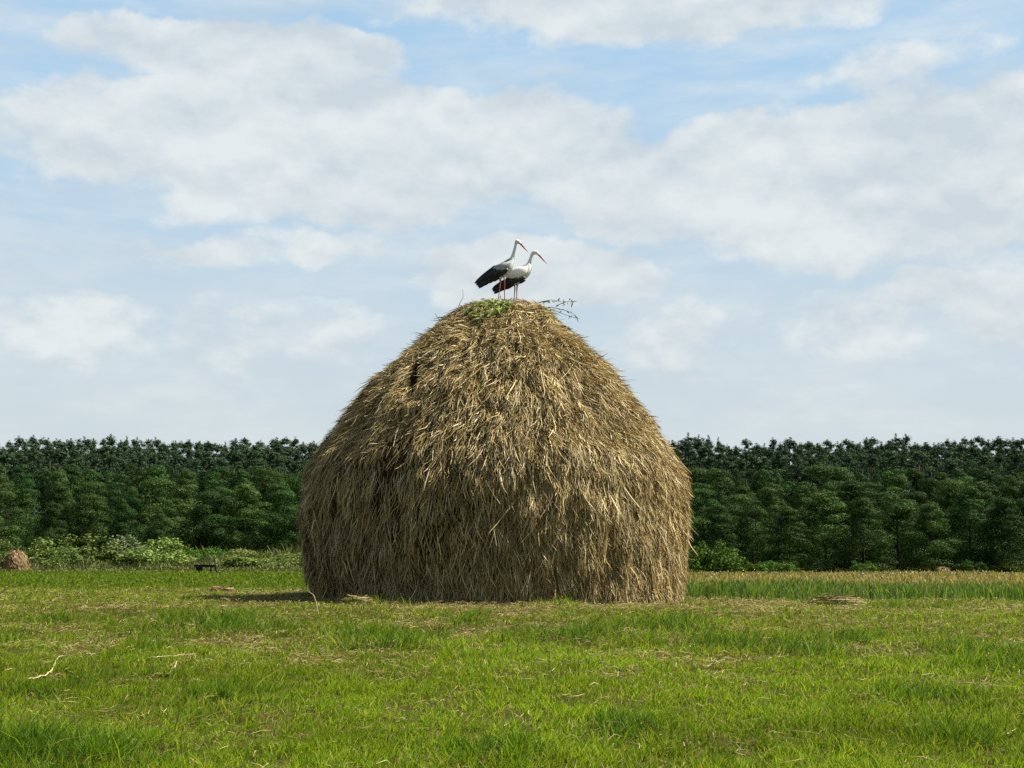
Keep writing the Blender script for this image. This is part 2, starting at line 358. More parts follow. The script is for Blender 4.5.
# ------------------------------------------------------------------ tubes / lofts
def tube(points, radii, seg=6):
    P = np.array(points, float); n = len(P); R = np.broadcast_to(np.asarray(radii, float), (n,)) if np.ndim(radii) == 0 else np.array(radii, float)
    tg = unit(np.gradient(P, axis=0)); ref = np.array([0.13, 0.31, 0.94]); 
    a = unit(np.cross(tg, ref)); b = np.cross(tg, a)
    ang = np.linspace(0, 2 * PI, seg, endpoint=False)
    V = P[:, None] + R[:, None, None] * (np.cos(ang)[None, :, None] * a[:, None] + np.sin(ang)[None, :, None] * b[:, None])
    idx = np.arange(n * seg).reshape(n, seg); nx_ = np.roll(idx, -1, 1)
    f = np.stack([idx[:-1], idx[1:], nx_[1:], nx_[:-1]], -1).reshape(-1, 4)
    V = V.reshape(-1, 3)
    V = np.concatenate([V, P[:1], P[-1:]]); c0, c1 = n * seg, n * seg + 1
    f0 = np.stack([np.full(seg, c0), idx[0], nx_[0], nx_[0]], -1); f1 = np.stack([np.full(seg, c1), nx_[-1], idx[-1], idx[-1]], -1)
    return V, f, np.concatenate([f0[:, :3], f1[:, :3]])
def solid(name, tubes, mat, parent=None, smooth=True):
    """one mesh out of closed tubes"""
    me = bpy.data.meshes.new(name); vs = []; fs = []; off = 0
    for (V, f, f3) in tubes:
        vs += [tuple(v) for v in V]; fs += [tuple(int(i) + off for i in q) for q in f] + [tuple(int(i) + off for i in q) for q in f3]; off += len(V)
    me.from_pydata(vs, [], fs); me.update()
    for p in me.polygons: p.use_smooth = smooth
    me.materials.append(mat)
    o = bpy.data.objects.new(name, me); C.objects.link(o)
    if parent: o.parent = parent
    return o
def catmull(P, m=6):
    P = np.array(P, float); n = len(P); out = []
    Q = np.concatenate([[2 * P[0] - P[1]], P, [2 * P[-1] - P[-2]]])
    for i in range(n - 1):
        p0, p1, p2, p3 = Q[i], Q[i + 1], Q[i + 2], Q[i + 3]
        for t in np.linspace(0, 1, m, endpoint=False):
            out.append(0.5 * ((2 * p1) + (-p0 + p2) * t + (2 * p0 - 5 * p1 + 4 * p2 - p3) * t * t + (-p0 + 3 * p1 - 3 * p2 + p3) * t ** 3))
    out.append(P[-1]); return np.array(out)
def loft(rows, seg=14, m=5):
    """rows (x, y, z, in-plane radius, sideways radius): smooth closed body along x-z"""
    R = catmull(rows, m); P = R[:, :3]; ra = R[:, 3].clip(0.0015); rb = R[:, 4].clip(0.0015)
    tg = unit(np.gradient(P, axis=0)); up = unit(np.stack([-tg[:, 2], 0 * tg[:, 0], tg[:, 0]], -1)); sd = np.array([0, 1.0, 0])
    ang = np.linspace(0, 2 * PI, seg, endpoint=False)
    V = P[:, None] + (ra[:, None] * np.cos(ang))[..., None] * up[:, None] + (rb[:, None] * np.sin(ang))[..., None] * sd
    n = len(P); idx = np.arange(n * seg).reshape(n, seg); nx_ = np.roll(idx, -1, 1)
    f = np.stack([idx[:-1], idx[1:], nx_[1:], nx_[:-1]], -1).reshape(-1, 4)
    V = np.concatenate([V.reshape(-1, 3), P[:1], P[-1:]]); c0, c1 = n * seg, n * seg + 1
    f3 = np.concatenate([np.stack([np.full(seg, c0), idx[0], nx_[0]], -1), np.stack([np.full(seg, c1), nx_[-1], idx[-1]], -1)])
    return V, f, f3

# ------------------------------------------------------------------ storks
def stork(label, Y, feet, px):
    """px: dict of profile points in the photograph's side view; converted to metres at distance Y"""
    k = Y / F / math.cos(T)
    def w2(p): a = at(p[0], p[1], Y); return a[0], a[2]
    fx, fz_ = w2(feet[0]); root = empty('stork', (fx, Y, fz_)); tag(root, label, 'stork')
    def row(p, ra, rb, dy=0.0): x, z = w2(p); return (x - fx, dy, z - fz_, ra * k, rb * k)
    bodyl = loft([row(*r) for r in px['body']], 16)
    neckl = loft([row(*r) for r in px['neck']], 12)
    legs = []
    for i, (top, knee, foot, dy) in enumerate(px['legs']):
        legs.append(loft([row(top, 1.9, 1.7, dy), row(((top[0] + knee[0]) / 2, (top[1] + knee[1]) / 2), 0.9, 0.9, dy), row(knee, 0.72, 0.72, dy),
                          row(((knee[0] + foot[0]) / 2, (knee[1] + foot[1]) / 2), 0.50, 0.50, dy), row(foot, 0.58, 0.58, dy)], 8, 4))
        x, z = w2(foot); x -= fx; z -= fz_
        for a in (-0.5, 0.0, 0.5, PI):
            Ln = 0.085 if a != PI else 0.04
            legs.append(tube([(x, dy, z), (x + Ln * 0.5 * math.cos(a), dy + Ln * 0.5 * math.sin(a), z + 0.004), (x + Ln * math.cos(a), dy + Ln * math.sin(a), z - 0.012)], [0.009, 0.007, 0.004], 6))
    b = solid('body', [bodyl, neckl] + legs, m_white, root)
    md = b.modifiers.new('r', 'REMESH'); md.mode = 'VOXEL'; md.voxel_size = 0.0055; md.use_smooth_shade = True
    dg = bpy.context.evaluated_depsgraph_get(); me = bpy.data.meshes.new_from_object(b.evaluated_get(dg)); b.modifiers.clear(); b.data = me
    me.name = 'stork_body'; me.materials.clear(); me.materials.append(m_white); me.materials.append(m_red); me.materials.append(m_shaded_white)
    zt = px['redbelow'] ; zc = w2((0, zt))[1] - fz_
    for p in me.polygons:
        p.use_smooth = True
        if p.center.z < zc: p.material_index = 1
    # bill and eyes
    solid('bill', [loft([row(*r) for r in px['bill']], 8)], m_red, root)
    ex, ez = w2(px['eye']); 
    for sgn in (-1, 1):
        solid('eye', [loft([(ex - fx - 0.008, sgn * px['eyeoff'], ez - fz_, 0.001, 0.001), (ex - fx, sgn * px['eyeoff'], ez - fz_, 0.009, 0.006), (ex - fx + 0.008, sgn * px['eyeoff'], ez - fz_, 0.001, 0.001)], 8, 3)], m_eye, root)
    # wings: pale coverts, black flight feathers under and behind them
    for sgn in (-1, 1):
        wing = solid('wing', [loft([row(p, ra, rb, sgn * dy) for (p, ra, rb, dy) in px['covert']], 12)], m_shaded_white if px.get('grey') else m_white, root)  # left stork's wing takes the grey with shade painted in
        fe = []
        (r0, r1), tips = px['froots'], px['ftips']
        nf_ = len(tips)
        for i, (tp, wd) in enumerate(tips):
            t = i / (nf_ - 1); rt = (r0[0] + (r1[0] - r0[0]) * t, r0[1] + (r1[1] - r0[1]) * t)
            md_ = ((rt[0] * .45 + tp[0] * .55), (rt[1] * .45 + tp[1] * .55) - 0.3)
            d0 = 0.105 - 0.01 * t; d1 = 0.035 + 0.005 * (i % 3)
            fe.append(loft([row(rt, wd * .5, 0.35, sgn * d0), row(md_, wd, 0.5, sgn * (d0 * .6 + d1 * .4)), row(((md_[0] + tp[0] * 2) / 3, (md_[1] + tp[1] * 2) / 3), wd * .9, 0.4, sgn * (d0 * .3 + d1 * .7)), row(tp, 0.2, 0.2, sgn * d1)], 8, 3))
        # secondary row: scalloped lower edge
        for (rt, tp, wd) in px['second']:
            md_ = ((rt[0] + tp[0]) / 2, (rt[1] + tp[1]) / 2)
            fe.append(loft([row(rt, wd * .6, 0.4, sgn * 0.108), row(md_, wd, 0.5, sgn * 0.106), row(tp, 0.4, 0.25, sgn * 0.085)], 8, 3))
        solid('flight_feathers', fe, m_black, wing)
    if 'plume' in px:
        solid('back_plumes', [loft([row(*r) for r in q], 8) for q in px['plume']], m_shaded_white, root)  # ruffled back feathers, their shade painted as grey
    return root
left_px = dict(
    body=[((484, 281.5), 0.7, 1.2), ((490, 277.5), 2.6, 3.6), ((497, 273.5), 4.6, 5.2), ((503, 270), 6.0, 5.8), ((508, 266.6), 5.6, 5.2), ((511.4, 262.5), 3.6, 3.8), ((512.8, 259), 2.2, 2.4)],
    neck=[((508.5, 267), 4.2, 4.2), ((511.6, 261), 3.1, 3.1), ((513.3, 254.5), 1.75, 1.8), ((514.8, 248.5), 1.35, 1.35), ((515.8, 244), 1.35, 1.4), ((517.0, 241.6), 2.25, 1.9), ((519.3, 242.6), 1.8, 1.4), ((520.8, 244), 0.9, 0.8)],
    legs=[((504.4, 276), (504.4, 284.5), (504.7, 301.5), -0.03), ((500.6, 276), (499.8, 285.5), (498.2, 301.0), 0.06)],
    redbelow=279.8,
    bill=[((519.6, 242.6), 1.2, 0.9), ((522, 245.4), 0.95, 0.7), ((525.2, 249), 0.6, 0.45), ((528.4, 252.4), 0.12, 0.12)],
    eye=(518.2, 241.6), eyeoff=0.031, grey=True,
    covert=[((510.5, 263.5), 0.8, 0.5, 0.085), ((507, 266.5), 3.6, 1.1, 0.098), ((501, 268), 3.7, 1.3, 0.104), ((495, 270), 2.9, 1.1, 0.092), ((490.5, 272.5), 0.8, 0.4, 0.075)],
    froots=((495, 266.5), (504, 271.5)),
    ftips=[((474.6, 283.5), 1.1), ((475.5, 283.0), 1.5), ((476.2, 285.0), 1.6), ((477.6, 286.6), 1.7), ((478.8, 288.0), 1.7), ((483, 285.5), 1.8), ((488, 283), 1.9), ((493, 281), 1.9)],
    second=[((507.5, 269.5), (497, 279), 2.0), ((508, 270.5), (500, 277.3), 1.8), ((501, 270), (490, 279.5), 2.2), ((496, 270), (484, 281.5), 2.2)],
    plume=[[((511.5, 258), 1.0, 1.0), ((508.5, 260.5), 1.7, 2.4), ((503.5, 262.6), 0.9, 2.0), ((500, 263.2), 0.2, 0.5)]])
right_px = dict(
    body=[((499, 287.5), 0.8, 1.2), ((505, 284), 2.6, 3.4), ((511, 280), 4.8, 5.2), ((517, 276.5), 6.4, 6.0), ((523, 272.6), 6.8, 5.8), ((527, 269), 5.4, 4.8), ((529.4, 264.8), 3.0, 3.2)],
    neck=[((525, 270.5), 4.4, 4.2), ((528.6, 265), 2.8, 3.0), ((529.9, 260.6), 1.7, 1.8), ((531.2, 256.6), 1.5, 1.5), ((532.8, 253.6), 1.9, 1.7), ((535.4, 252.4), 2.2, 1.9), ((537.6, 253.6), 1.6, 1.3), ((539, 254.8), 0.9, 0.8)],
    legs=[((514.3, 282), (514.9, 289), (513.8, 302.5), -0.04), ((517.6, 282), (516.9, 289), (516.6, 302.8), 0.04)],
    redbelow=285.2,
    bill=[((537.6, 253.6), 1.2, 0.9), ((540, 256.2), 0.95, 0.75), ((543.4, 260), 0.65, 0.5), ((547.2, 264.0), 0.12, 0.12)],
    eye=(536.4, 252.3), eyeoff=0.031,
    covert=[((527, 267.5), 0.8, 0.5, 0.08), ((523, 271.5), 4.6, 1.2, 0.105), ((516.5, 274), 5.0, 1.4, 0.112), ((509.5, 276.5), 3.8, 1.2, 0.098), ((504, 280), 1.0, 0.5, 0.075)],
    froots=((510, 278), (518, 281)),
    ftips=[((492, 289.5), 1.4), ((492.6, 291.2), 1.6), ((494, 293.4), 1.7), ((497, 291.8), 1.8), ((501, 290), 1.9), ((505, 288.5), 1.9)],
    second=[((524.5, 278), (513, 284.8), 1.6), ((525.5, 278.6), (517, 283.2), 1.5), ((518, 280), (507, 286.4), 2.0), ((512, 281), (501, 287.5), 2.0)])
stork('left stork standing in front with upright neck and grey shaded wing above black flight feathers', 24.85, [(501.5, 301)], left_px)
stork('right stork standing behind with lower neck and bright white back', 25.2, [(515.2, 302)], right_px)


# pale long stems lying on the stack's face: follow its surface
def face_point(px, py, lift=0.09):
    r = ray(px, py); r = r / r[1]
    best = None
    ts = np.linspace(D - 4.2, D + 0.5, 400)
    for t_ in ts:
        p = np.array([r[0] * t_, t_, CZ + r[2] * t_])
        R_ = np.interp(p[2], fz[::-1], fr[::-1]); cx_ = np.interp(p[2], fz[::-1], fcx[::-1])
        if p[2] < fz[0] + lift and math.hypot(p[0] - cx_, p[1] - STY) < R_ + lift: return p
    return np.array([r[0] * D, D, CZ + r[2] * D])
def FP(px, py): p = face_point(px, py, 0.12); return (px, py, p[1] - D)
# ------------------------------------------------------------------ twigs and leafy branches on the stack
def leafy(name, label, stems, nleaf, Y, cols, lsize=(0.06, 0.11), spread=0.06):
    root = empty(name, tuple(at(stems[0][0][0], stems[0][0][1], Y + (stems[0][0][2] if len(stems[0][0]) > 2 else 0)))); tag(root, label, 'branch')
    tb = []; P = []; Dr = []
    for st in stems:
        pts = np.array([at(p[0], p[1], Y + (p[2] if len(p) > 2 else 0)) for p in st]); c = catmull(pts, 6)
        tb.append(tube(rel(c, root), np.linspace(0.008, 0.003, len(c)), 5))
        i = rng.integers(max(1, len(c) // 5), len(c), max(2, nleaf // len(stems))); P.append(c[i] + rng.normal(0, spread, (len(i), 3))); Dr.append(unit(np.gradient(c, axis=0))[i])
    solid('twig', tb, m_twig, root)
    P = np.concatenate(P); Dr = unit(np.concatenate(Dr) + 0.7 * rng.normal(size=(len(P), 3)) + np.array([0, 0, -0.25])); n = len(P)
    L = rng.uniform(*lsize, n); t = np.linspace(0, 1, 4)
    Q = P[:, None] + Dr[:, None] * (L[:, None] * t)[..., None]; Q[..., 2] -= 0.15 * L[:, None] * t ** 2
    Wd = (L * 0.24)[:, None] * np.array([0.15, 1, 0.85, 0.05]); sd = unit(np.cross(Dr, rng.normal(size=(n, 3))))
    V, f, c = ribbons(Q, Wd, sd, pick(cols, n))
    mesh_np('leaves', rel(V, root), f, 4, c, m_grass, root)
    return root
LG = [(0.07, 0.13, 0.03), (0.12, 0.19, 0.05), (0.34, 0.42, 0.18), (0.48, 0.54, 0.30), (0.40, 0.44, 0.22)]
leafy('willow_branch', 'clump of fresh green willow leaves lying on the haystack top left of the storks',
      [[FP(508, 305), FP(498, 305), FP(486, 308), FP(474, 315)], [FP(500, 302), FP(488, 303), FP(478, 306), FP(468, 312)], [FP(510, 306), FP(500, 309), FP(490, 312), FP(478, 318)], [FP(512, 304), FP(504, 304), FP(494, 304)]], 560, D, LG, (0.06, 0.13), 0.04)
LD = [(0.035, 0.06, 0.03), (0.05, 0.09, 0.035), (0.09, 0.13, 0.05)]
leafy('willow_branch', 'thin drooping willow branch sticking out against the sky on the right of the haystack top',
      [[(531, 308), (542, 307), (556, 311), (566, 315), (580, 319)], [(538, 303), (545, 301), (552, 300), (562, 302)], [(556, 306), (564, 302.5), (572, 301)], [(548, 307), (560, 309), (572, 313), (576, 317)], [(562, 325), (569, 328), (573, 332)]], 62, D - 0.1, LD, (0.05, 0.10), 0.02)
leafy('willow_branch', 'short green willow sprig hugging the right shoulder of the haystack top',
      [[(528, 304, -.3), (540, 311, -.4), (550, 318, -.4), (560, 328, -.4)], [(534, 305, -.3), (545, 311, -.3), (552, 315, -.3)]], 120, D - 0.1, LG[:3], (0.05, 0.10), 0.035)
def stalk(name, label, pts, Y, r, mat, cat='stalk', surf_fit=False):
    c = catmull([at(p[0], p[1], Y + (p[2] if len(p) > 2 else 0)) for p in pts], 6); root = c[0].copy()
    o = solid(name, [tube(c - root, np.linspace(r, r * 0.4, len(c)), 6)], mat); o.location = root; tag(o, label, cat); return o
stalk('dry_twig', 'thin curved twig rising from the upper left edge of the haystack top', [(457, 312, -.3), (460, 303, -.2), (463, 297, -.1), (462.5, 289, 0)], D - 0.2, 0.008, m_twig, 'twig')
stalk('dry_twig', 'tiny forked twig poking out left of the haystack top', [(440, 320), (437, 317), (435, 313)], D - 0.2, 0.008, m_twig, 'twig')

def face_stem(label, pts, r=0.011):
    c = catmull([face_point(*p) for p in pts], 5); root = c[0].copy()
    o = solid('long_straw', [tube(c - root, np.linspace(r, r * 0.5, len(c)), 6)], m_stem); o.location = root; tag(o, label, 'straw')
face_stem('long pale stem lying across the upper left of the haystack below the green leaves', [(477, 319), (466, 324), (454, 331), (444, 340), (432, 347), (424, 354), (419, 361)])
face_stem('long thin stem running down the upper right of the haystack face', [(555, 327), (564, 343), (573, 357), (585, 371)], 0.008)
face_stem('pale slanting stem on the right of the haystack face, below the longer one', [(575, 361), (567, 373), (557, 383), (549, 395)], 0.008)

# ------------------------------------------------------------------ grass
GREEN = [(0.175, 0.255, 0.016), (0.125, 0.21, 0.014), (0.23, 0.29, 0.024), (0.075, 0.15, 0.012), (0.28, 0.30, 0.04)]
LUSH = [(0.06, 0.13, 0.012), (0.09, 0.17, 0.018), (0.12, 0.20, 0.022), (0.045, 0.10, 0.014)]
DRY = [(0.28, 0.21, 0.095), (0.21, 0.14, 0.065), (0.38, 0.30, 0.15), (0.14, 0.10, 0.045), (0.27, 0.26, 0.09)]
def ground_from_px(px, py):
    lo, hi = 4.0, 260.0
    r = ray(px, py); r = r / r[1]
    for t_ in np.geomspace(4, 260, 900):
        if CZ + r[2] * t_ < H(r[0] * t_, t_): return np.array([r[0] * t_, t_, float(H(r[0] * t_, t_))])
    return np.array([r[0] * hi, hi, 0])
LTUFT = [(205, 628, 1.0, 0.5), (240, 632, 1.0, 0.5), (222, 622, 0.9, 0.4), (30, 755, 0.6, 0.35), (10, 760, 0.6, 0.3), (70, 762, 0.5, 0.3), (560, 640, 0.6, 0.4), (590, 635, 0.4, 0.3), (370, 640, 0.6, 0.3), (385, 648, 0.5, 0.3),
         (755, 650, 0.8, 0.4), (800, 655, 0.6, 0.3), (700, 648, 0.6, 0.3), (1000, 672, 0.5, 0.3), (630, 735, 0.3, 0.25), (925, 700, 0.4, 0.25), (980, 655, 0.6, 0.4), (860, 640, 0.6, 0.3), (660, 630, 0.7, 0.3), (490, 752, 0.3, 0.2), (140, 640, 0.5, 0.3), (60, 625, 0.6, 0.3)]
LT = [(ground_from_px(a, b), rx, ry) for (a, b, rx, ry) in LTUFT]
def lushness(x, y):
    v = np.zeros_like(x)
    for (c, rx, ry) in LT: v = np.maximum(v, np.exp(-((x - c[0]) / rx) ** 2 - ((y - c[1]) / (ry * 1.6)) ** 2))
    n = fbm(x * 1.4, y * 1.2, 61, 3); return np.maximum(v, ss(n, 0.64, 0.80) * 0.6)
def dryness(x, y):
    a = fbm(x * 0.5, y * 0.9, 51, 4); b = fbm(x * 2.3, y * 2.6, 57, 3)
    v = ss(a * 0.4 + b * 0.6, 0.44, 0.68) * 0.75
    ring = np.exp(-((np.hypot(x - float(fcx[-1]), y - STY) - 4.0) / 1.0) ** 2)
    band = ss(y, 11.5, 17.5) * 0.26; v = v * (0.45 + 0.55 * ss(y, 9, 14))
    return (v + band + ring * 0.9).clip(0, 1)
def blades(n, ymin, ymax, hr, wr, xpad=1.0, power=0.0, left=None, right=None):
    u = rng.random(n); y = ymin * (ymax / ymin) ** u if power == 0 else ymin + (ymax - ymin) * u
    ext = y * 0.372 + xpad; x = rng.uniform(-1, 1, n) * ext
    return x, y
def grass_part(n, ymin, ymax):
    x, y = blades(n, ymin, ymax, None, None)
    # gather into small tufts
    cell = 0.13; jx = np.floor(x / cell); jy = np.floor(y / cell)
    tx = (jx + hash2(jx, jy, 1)) * cell; ty = (jy + hash2(jx, jy, 2)) * cell
    pull = rng.random(n) < 0.68
    x = np.where(pull, tx + rng.normal(0, 0.024, n), x); y = np.where(pull, ty + rng.normal(0, 0.024, n), y)
    inside = (np.hypot(x - float(fcx[-1]), y - STY) > 3.32) & (rng.random(n) < 0.35 + 0.9 * ss(fbm(x * 2.6, y * 2.2, 37, 3), 0.36, 0.5))
    x, y = x[inside], y[inside]; n = len(x)
    lu = lushness(x, y); dr = dryness(x, y) * (1 - 0.8 * lu)
    isdry = rng.random(n) < (0.14 + 0.74 * dr)
    hh = rng.uniform(0.035, 0.10, n) * (1 + 1.4 * lu) * (0.7 + 0.6 * hash2(np.floor(x / 0.3), np.floor(y / 0.3), 9))
    hh = hh * (1 - 0.35 * dr); tall = rng.random(n) < 0.012; hh = np.where(tall, hh * 2.0, hh)
    hh = hh * (0.85 + 0.3 * ss(y, 8, 22))
    z = H(x, y)
    lean = rng.normal(0, 0.42, (n, 2)) + np.stack([0.15 * np.ones(n), 0 * x], -1)
    lean = np.where(isdry[:, None], lean * 2.6, lean)
    t = np.array([0, 0.5, 1.0]); k = 3
    up = np.where(isdry, 0.45, 1.0)[:, None] * (t - 0.12 * t * t)
    L = np.where(isdry, hh * 1.25, hh)[:, None]
    P = np.stack([x[:, None] + lean[:, :1] * L * t ** 1.5, y[:, None] + lean[:, 1:] * L * t ** 1.5, z[:, None] - 0.01 + L * up], -1)
    W = (rng.uniform(0.004, 0.0075, n) * (0.8 + y / 24))[:, None] * np.array([0.9, 0.8, 0.12])
    a = rng.uniform(-1.0, 1.0, n); side = np.stack([np.cos(a), np.sin(a), 0 * a], -1)
    cg = pick(GREEN, n, [0.3, 0.25, 0.2, 0.15, 0.1]); cu = pick(LUSH, n); cd = pick(DRY, n)
    patch = (0.55 + 0.9 * fbm(x * 0.8, y * 0.8, 91, 3))[:, None]
    col = np.where(isdry[:, None], cd, np.where((rng.random(n) < lu)[:, None], cu, cg * patch))
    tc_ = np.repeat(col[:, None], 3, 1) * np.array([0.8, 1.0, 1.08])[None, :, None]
    return ribbons(P, W, side, tc_)
def thatch(n, ymin, ymax):
    """cut dry grass lying flat"""
    x, y = blades(n, ymin, ymax, None, None); d = dryness(x, y); keep = (rng.random(n) < 0.05 + d * (0.35 + 0.65 * ss(y, 9, 14))) & (np.hypot(x - float(fcx[-1]), y - STY) > 3.25)
    x, y, d = x[keep], y[keep], d[keep]; n = len(x)
    L = rng.uniform(0.04, 0.15, n); a = rng.uniform(0, 2 * PI, n); t = np.linspace(0, 1, 3)
    cu = rng.normal(0, 0.3, n)
    px = x[:, None] + L[:, None] * np.cos(a)[:, None] * t - (L * cu * np.sin(a))[:, None] * t * t
    py = y[:, None] + L[:, None] * np.sin(a)[:, None] * t + (L * cu * np.cos(a))[:, None] * t * t
    z = H(px, py) + rng.uniform(0.01, 0.055, n)[:, None] + rng.normal(0, 0.012, (n, 3))
    W = (rng.uniform(0.0025, 0.005, n) * (0.8 + y / 25))[:, None] * np.array([0.6, 1, 0.3])
    side = unit(np.stack([-np.sin(a), np.cos(a), rng.normal(0, 0.6, n)], -1))
    return ribbons(np.stack([px, py, z], -1), W, side, pick(DRY, n, [0.3, 0.2, 0.2, 0.15, 0.15]))
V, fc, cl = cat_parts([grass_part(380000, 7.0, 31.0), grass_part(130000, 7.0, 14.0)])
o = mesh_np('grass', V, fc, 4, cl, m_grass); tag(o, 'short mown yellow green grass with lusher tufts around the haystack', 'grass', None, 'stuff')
V, fc, cl = thatch(110000, 7.0, 31.0)
o = mesh_np('cut_hay', V, fc, 4, cl, m_straw); tag(o, 'thin layer of cut dry hay scattered over the mown grass', 'cut hay', None, 'stuff')

def band(n, y0, y1, xf, h, wpx, cols, tipcols, tipfrom, lean=0.25, logu=True, nseg=3, topf=0.0):
    """taller grass further out; xf(x,y)->keep probability, widths grow with distance"""
    u = rng.random(n); y = y0 * (y1 / y0) ** u if logu else rng.uniform(y0, y1, n)
    x = rng.uniform(-1, 1, n) * (y * 0.375 + 2)
    keep = rng.random(n) < xf(x, y) * (0.3 + 1.2 * fbm(x * 0.5, y * 0.35, 19, 3)); keep &= np.hypot(x - float(fcx[-1]), y - STY) > 3.5
    x, y = x[keep], y[keep]; n = len(x)
    hh = h(x, y) * rng.uniform(0.6, 1.1, n) * (0.45 + 1.1 * fbm(x * 0.35, y * 0.2, 71, 3))
    t = np.array([0, 0.45, 0.75, 1.0]); ln = rng.normal(0, lean, (n, 2))
    z = H(x, y)[:, None] - 0.02 + hh[:, None] * (t - 0.08 * t * t)
    P = np.stack([x[:, None] + ln[:, :1] * hh[:, None] * t ** 1.6, y[:, None] + ln[:, 1:] * hh[:, None] * t ** 1.6, z], -1)
    W = (wpx * y / F * rng.uniform(0.6, 1.3, n))[:, None] * np.array([1, 0.8, 0.7, 0.35])
    a = rng.uniform(-0.9, 0.9, n); side = np.stack([np.cos(a), np.sin(a), 0 * a], -1)
    c = pick(cols, n); tcl = pick(tipcols, n); tp = (rng.random(n) < tipfrom(x, y))[:, None]
    tcl = np.where(tp, tcl, c)
    col = np.stack([c, c, c * 0.5 + tcl * 0.5, tcl], 1)
    return ribbons(P, W, side, col)
TALLG = [(0.09, 0.16, 0.035), (0.07, 0.13, 0.03), (0.12, 0.18, 0.045)]
SEED = [(0.38, 0.27, 0.15), (0.33, 0.22, 0.12), (0.44, 0.33, 0.19), (0.25, 0.20, 0.09)]
bnd = lambda x: 25.0 + 3.0 * (fbm(x * 0.4, x * 0, 13, 2) - 0.5) 
tall_keep = lambda x, y: ss(x, 1.5, 3.5) * (y > bnd(x)) 
tall_h = lambda x, y: 0.26 + 0.22 * ss(y, 26, 45) + 0.25 * ss(y, 45, 80)
V, fc, cl = cat_parts([band(150000, 25.0, 215.0, tall_keep, tall_h, 1.15, TALLG, SEED, lambda x, y: 0.10 + 0.85 * ss(y, 28, 85))])
o = mesh_np('tall_grass', V, fc, 4, cl, m_grass); tag(o, 'uncut meadow grass with brown seed heads reaching the wood on the right', 'tall grass', None, 'stuff')
lk = lambda x, y: 1 - ss(x, 1.5, 3.5)
V, fc, cl = cat_parts([band(110000, 28.0, 175.0, lk, lambda x, y: 0.10 + 0.16 * ss(y, 60, 120), 1.15, [(0.12, 0.185, 0.014), (0.095, 0.15, 0.012), (0.16, 0.21, 0.02)] + LUSH[:2], DRY, lambda x, y: 0.12 + 0 * x, 0.4)])
o = mesh_np('field_grass', V, fc, 4, cl, m_grass); tag(o, 'green field grass stretching away left of the haystack', 'grass', None, 'stuff')
WEED = [(0.10, 0.12, 0.035), (0.13, 0.145, 0.05), (0.075, 0.10, 0.028), (0.17, 0.15, 0.075)]
weedh = lambda x, y: 0.35 + 2.8 * ss(y, 176, 200) * (0.2 + 1.3 * fbm(x * 0.09, y * 0.08, 15, 3))
V, fc, cl = cat_parts([band(60000, 168.0, 212.0, lambda x, y: (x < 10) * 1.0, weedh, 1.6, WEED, WEED, lambda x, y: 0.5 + 0 * x, 0.3, False)])
o = mesh_np('sedge', V, fc, 4, cl, m_leaf); tag(o, 'grey green sedge and weeds along the far edge of the field on the left', 'sedge', None, 'stuff')
# white umbels in the tall grass
n = 80; y = rng.uniform(60, 205, n); x = y * rng.uniform(0.14, 0.375, n); z = H(x, y) + tall_h(x, y) * rng.uniform(1.0, 1.35, n)
V, fc, cl = quads(np.stack([x, y, z], -1), unit(rng.normal(0, 0.4, (n, 3)) + [0, -0.5, 0.8]), y / F * rng.uniform(0.4, 1.2, n), np.full((n, 3), 0.7))
o = mesh_np('wild_flowers', V, fc, 4, cl, m_petal); tag(o, 'tiny white flower heads dotted through the tall brown grass on the right', 'flowers', None, 'stuff')

# dry stalks lying in the foreground
def ground_stalk(label, pts, r=0.006, ribbon=True):
    c = []
    for i, p in enumerate(pts):
        g_ = ground_from_px(*p[:2]); g_[2] += 0.045 + (p[2] if len(p) > 2 else 0); c.append(g_)
    c = catmull(c, 5); root = c[0].copy(); n_ = len(c)
    prof = np.interp(np.linspace(0, 1, n_), [0, .5, 1], [r, r * 1.3, r * 0.5]) * 0.6; c[1:-1] += rng.normal(0, 0.003, (n_ - 2, 3))
    o = solid('dry_stalk', [tube(c - root, prof, 6)], m_stem); o.location = root; tag(o, label, 'stalk')
ground_stalk('long bent pale stalk lying in the grass at the far left of the foreground', [(28, 685), (40, 682), (50, 678), (54, 670), (59, 662), (70, 661)], 0.009)
ground_stalk('short thick pale stalk leaning right of the bent one', [(168, 680), (173, 674), (177, 666)], 0.011)
ground_stalk('thin pale stalk lying level beside the short thick one', [(146, 663), (158, 662), (170, 661), (196, 659)], 0.006)
ground_stalk('small pale straw lying above the long bent stalk', [(85, 659), (91, 659), (96, 658.5)], 0.007)
ground_stalk('arching green white blade beside the left foot of the haystack', [(301, 600, 0.10), (307, 604, 0.15), (314, 610, 0.12), (319, 620, 0.0)], 0.007)

